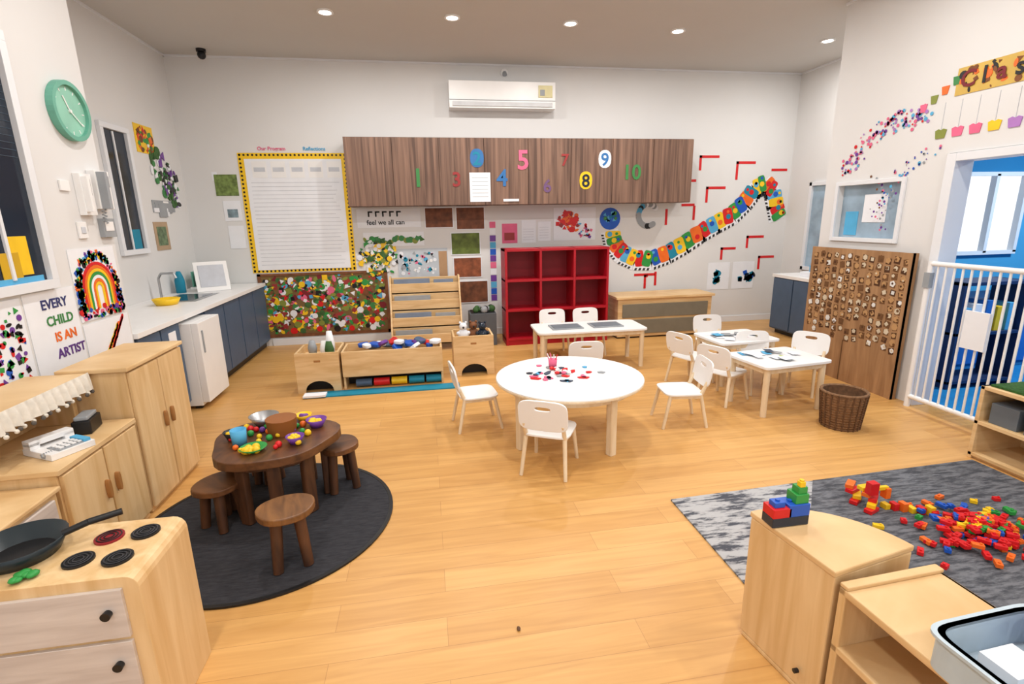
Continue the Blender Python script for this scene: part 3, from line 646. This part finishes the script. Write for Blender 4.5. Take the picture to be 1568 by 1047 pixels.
for j in range(4):
    yb=6.26+j*.1;z=.18+j*.2
    b.box(x0,x1,yb,yb+.02,z-.1,z+.03,BIRCH);b.box(x0,x1,yb,yb+.1,z-.1,z-.08,BIRCH)
    b.box(x0+.02,x1-.02,yb+.09,yb+.1,z-.08,z+.1,BIRCH)
    b.box(x0+.05,x0+.5,yb+.03,yb+.05,z-.07,z+.085,[GREY,DBL,GREY,DBL][j])
    if j%2:b.box(x0+.55,x1-.08,yb+.03,yb+.05,z-.07,z+.07,[BLUEG,GREY,GREY,DBL][j])
b.obj("book_display_rack",.003)
b=B();b.box(.5,.84,6.35,6.65,0,.42,mat("dark_grey_crate",(84,88,94)));b.box(.52,.82,6.37,6.63,.42,.43,BLACK)
for i in range(14):b.ball((R(.55,.8),R(6.4,6.6),.46),R(.02,.05),random.choice([DGR,GREY,BLACK,DGR]),8)
b.obj("toy_crate",.008)
def archbox(x0,x1,y0,y1,h):
    w_=(x1-x0);cx=(x0+x1)/2;r=w_*.32
    arc=[(cx+r*math.cos(t),.02+r*.75*math.sin(t)) for t in [math.pi-i*math.pi/12 for i in range(13)]]
    b=B(frame((0,y0,0),(1,0,0),(0,0,1)))
    b.prism([(x0,0),(cx-r,0)]+arc+[(cx+r,0),(x1,0),(x1,h),(x0,h)],-.02,0,BIRCH)
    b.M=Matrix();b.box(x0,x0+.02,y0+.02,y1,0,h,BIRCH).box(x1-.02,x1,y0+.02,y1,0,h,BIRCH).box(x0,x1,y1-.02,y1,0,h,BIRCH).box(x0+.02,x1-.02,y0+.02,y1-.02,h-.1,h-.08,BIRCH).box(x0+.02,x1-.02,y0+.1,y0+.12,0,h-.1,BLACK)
    b.box(cx-.03,cx+.03,y0-.002,y0,h-.09,h-.07,HW)
    b.obj("arch_storage_box",.003)
archbox(-1.28,-.88,4.88,5.3,.39);archbox(.22,.64,5.12,5.5,.42)
b=B();b.box(-.86,.1,4.9,4.92,.13,.38,BIRCH).box(-.86,.1,5.25,5.27,0,.38,BIRCH).box(-.86,-.84,4.92,5.25,0,.38,BIRCH).box(.08,.1,4.92,5.25,0,.38,BIRCH).box(-.84,.08,4.92,5.25,.12,.14,BIRCH)
b.box(-.84,.08,5.1,5.12,0,.12,BLACK)
for i in range(5):b.cyl((-.75+i*.17,4.97,.045),(-.6+i*.17,4.97,.045),.04,.04,[BLUEG,REDB,YEL,TEAL,TEAL][i],10)
b.obj("toy_bench",.003)
b=B()
for i in range(18):
    M=Matrix.Translation((-.66+i*.04+R(-.02,.02),5.08+R(-.08,.08),.36+R(0,.06)))@Matrix.Rotation(R(0,3),4,'Z')@Matrix.Rotation(R(-.9,.9),4,'X')
    b.prism(se(R(.04,.08),R(.03,.06),3,14),-.015,.02,[BLU,PAPER,BLUEG,BLU,PAPER,PUR,BLUEG,REDB][i%8],M=M)
b.obj("fabric_squares",.008)
b=B();b.box(-1.2,.25,4.72,4.87,0,.012,TEAL);b.box(-1.2,-1.0,4.7,4.8,.012,.03,PAPER);b.obj("teal_play_mat")
b=B()
for i in range(6):
    x=-1.2+R(0,.24);y=5.08+R(-.1,.1);h=R(.12,.26);b.lathe([(0,0),(.035,0),(.045,h*.5),(.025,h),(0,h)],random.choice([PAPER,GREY,WHITE,DGR]),(x,y,.311),14)
b.obj("white_jars")
b=B()
for x,y,m in[(.34,5.3,PAPER),(.45,5.32,BRN),(.54,5.26,DARK)]:
    b.ball((x,y,.4),.06,m,12,1.1);b.ball((x,y-.01,.49),.042,m,12)
    for s_ in(-1,1):b.ball((x+s_*.03,y,.53),.014,m,8);b.ball((x+s_*.055,y-.02,.42),.02,m,8)
    b.ball((x,y-.05,.485),.012,BLACK,6)
b.obj("plush_toys")
# ------------------------------------------------------------ right rug, toys, shelf
b=B();b.prism([(1.31,1.0),(3.45,1.0),(3.45,2.52),(1.31,2.45)],0,.008,RUGL)
b.prism([(1.95,1.0),(3.45,1.0),(3.45,2.52),(2.25,2.482),(1.75,1.9)],.008,.009,RUGM);b.obj("patterned_rug",0,(0,0,.001))
b=B()
x0,x1,y0,y1,h=3.48,3.88,1.2,2.58,.5
for z in(0.02,.24,h-.025):b.box(x0,x1,y0,y1,z,z+.025,BIRCH)
b.box(x0+.02,x1,y0,y1,0,.02,BIRCH)
b.box(x0,x1,y0,y0+.025,0,h,BIRCH).box(x0,x1,y1-.025,y1,0,h,BIRCH).box(x0,x1,1.86,1.885,0,h,BIRCH).box(x1-.015,x1,y0,y1,0,h,BIRCH)
b.box(x0+.03,x1-.03,y0+.05,y1-.03,h,h+.015,mat("fake_grass",(60,112,44),.9,.4,60,bump=1))
for yy in(1.96,2.16,2.36,1.4):b.box(x0+.03,x1-.08,yy,yy+.16,.265,.4,mat("grey_tub",(96,104,112)));
b.obj("open_toy_shelf",.003)
b=B()
for i in range(260):
    t=R(0,6.28);r=abs(random.gauss(0,.13));x=2.68+r*math.cos(t)*1.6;y=1.84+r*math.sin(t)*1.1;z=.011+max(0,.08-r*.3)*random.random()
    M=Matrix.Translation((x,y,z))@Matrix.Rotation(R(0,3),4,'Z');w_=random.choice([.016,.024,.026]);m=random.choice([REDB,REDB,REDB,BLU,YEL,GRN,ORG])
    b.box(-w_,w_,-.013,.013,0,.02,m,M=M);b.cyl(M@Vector((-.01,0,.02)),M@Vector((-.01,0,.026)),.006,.006,m,6)
b.obj("toy_block_pile",.002)
b=B()
for i in range(9):
    M=Matrix.Translation((2.33+R(-.03,.03),2.2+i*.02-.08,.012+.022*(i%5)))@Matrix.Rotation(R(0,1),4,'Z');b.box(-.04,.04,-.02,.02,0,.022,[REDB,YEL,REDB,ORG,YEL][i%5],M=M)
b.box(2.30,2.35,2.13,2.17,.1,.17,REDB);b.box(2.35,2.42,2.14,2.16,.12,.14,YEL);b.box(2.4,2.43,2.13,2.17,.07,.13,ORG);b.obj("block_digger",.002)
b=B()
for i in range(6):b.box(2.40+i*.035,2.43+i*.035,2.12-i*.02,2.16-i*.02,.01,.04+.01*(i%3),[YEL,REDB,ORG,YEL,REDB][i%5])
b.obj("block_train",.002)
# quarter-round cabinet
b=B();c0=math.radians(10);c1=math.radians(99);H=.53;RR=.345
arc=[(RR*math.cos(c0+(c1-c0)*i/16),RR*math.sin(c0+(c1-c0)*i/16)) for i in range(17)]
b.prism([(0,0)]+arc,0.02,H-.022,BIRCHV);b.prism([(-.006,-.006)]+[(x*1.02,y*1.02) for x,y in arc],H-.022,H,BIRCH);b.prism([(0,0)]+[(x*.97,y*.97) for x,y in arc],0,.02,BIRCHV)
b.cyl((-.02,.07,.09),(-.035,.07,.09),.008,.008,BLACK);b.obj("quarter_round_cabinet",.005,(1.185,1.17,0))
b=B()
H=.49;L=.8;W=.36
for z in(.03,.26,H-.025):b.box(0,W,-L,0,z,z+.025,BIRCH)
b.box(0.01,W,-L,0,0,.03,BIRCHV)
b.box(0,W,-.025,0,0,H,BIRCHV).box(0,W,-L,-L+.025,0,H,BIRCHV).box(W-.015,W,-L,0,0,H,BIRCHV).box(0,W,-.03,.0,H,H+.014,BIRCH)
b.obj("open_corner_shelf",.004,(1.19,1.155,0),.05)
b=B()
tub=mat("pale_tub_plastic",(180,196,206),.4)
o=se(.17,.15,8,40);i_=se(.158,.138,8,40)
b.ring(o,i_,.012,.11,tub);b.prism(se(.158,.138,8,40),0,.012,tub);b.ring(se(.18,.16,8,40),i_,.102,.11,tub)
for i in range(12):b.box(-.14+i*.024,-.13+i*.024,-.152,-.149,.03,.095,GREY)
b.cyl((.1,.06,.012),(.1,.06,.16),.03,.03,BLU);b.cyl((.13,-.02,.012),(.13,-.02,.15),.028,.028,BLU);b.box(-.1,-.0,-.0,.08,.012,.09,PAPER);b.box(-.08,.05,-.1,-.03,.012,.06,LBLU)
b.obj("plastic_tub",0,(1.345,.73,.492),.05)
b=B();x,y,z=1.165,1.43,.532
def blk(dx,dy,dz,w_,d_,h_,m):
    b.box(x+dx,x+dx+w_,y+dy,y+dy+d_,z+dz,z+dz+h_,m)
    nx=max(1,int(w_/.03))
    for i in range(nx):b.cyl((x+dx+w_*(i+.5)/nx,y+dy+d_/2,z+dz+h_),(x+dx+w_*(i+.5)/nx,y+dy+d_/2,z+dz+h_+.006),.008,.008,m,8)
blk(-.03,-.03,.0,.14,.06,.035,DARK);blk(-.03,-.03,.035,.07,.06,.035,REDB);blk(.03,-.03,.035,.08,.06,.045,BLU);blk(.055,-.025,.08,.05,.05,.035,GRN);blk(.065,-.02,.115,.035,.035,.025,GRN);blk(.07,-.02,.14,.02,.02,.02,YEL);blk(-.02,-.02,.07,.04,.035,.02,BLU)
b.obj("block_truck",.002)
b=B();b.lathe([(0,0),(.1,0),(.09,.03),(0,.05)],ORG).obj("orange_toy_disc",0,(1.62,1.98,.01))
b=B();b.ball((0,0,.006),.008,mat("leaf_crumb",(90,56,30)),6,.5,1,1.6).obj("leaf_crumb",0,(.28,1.68,0))
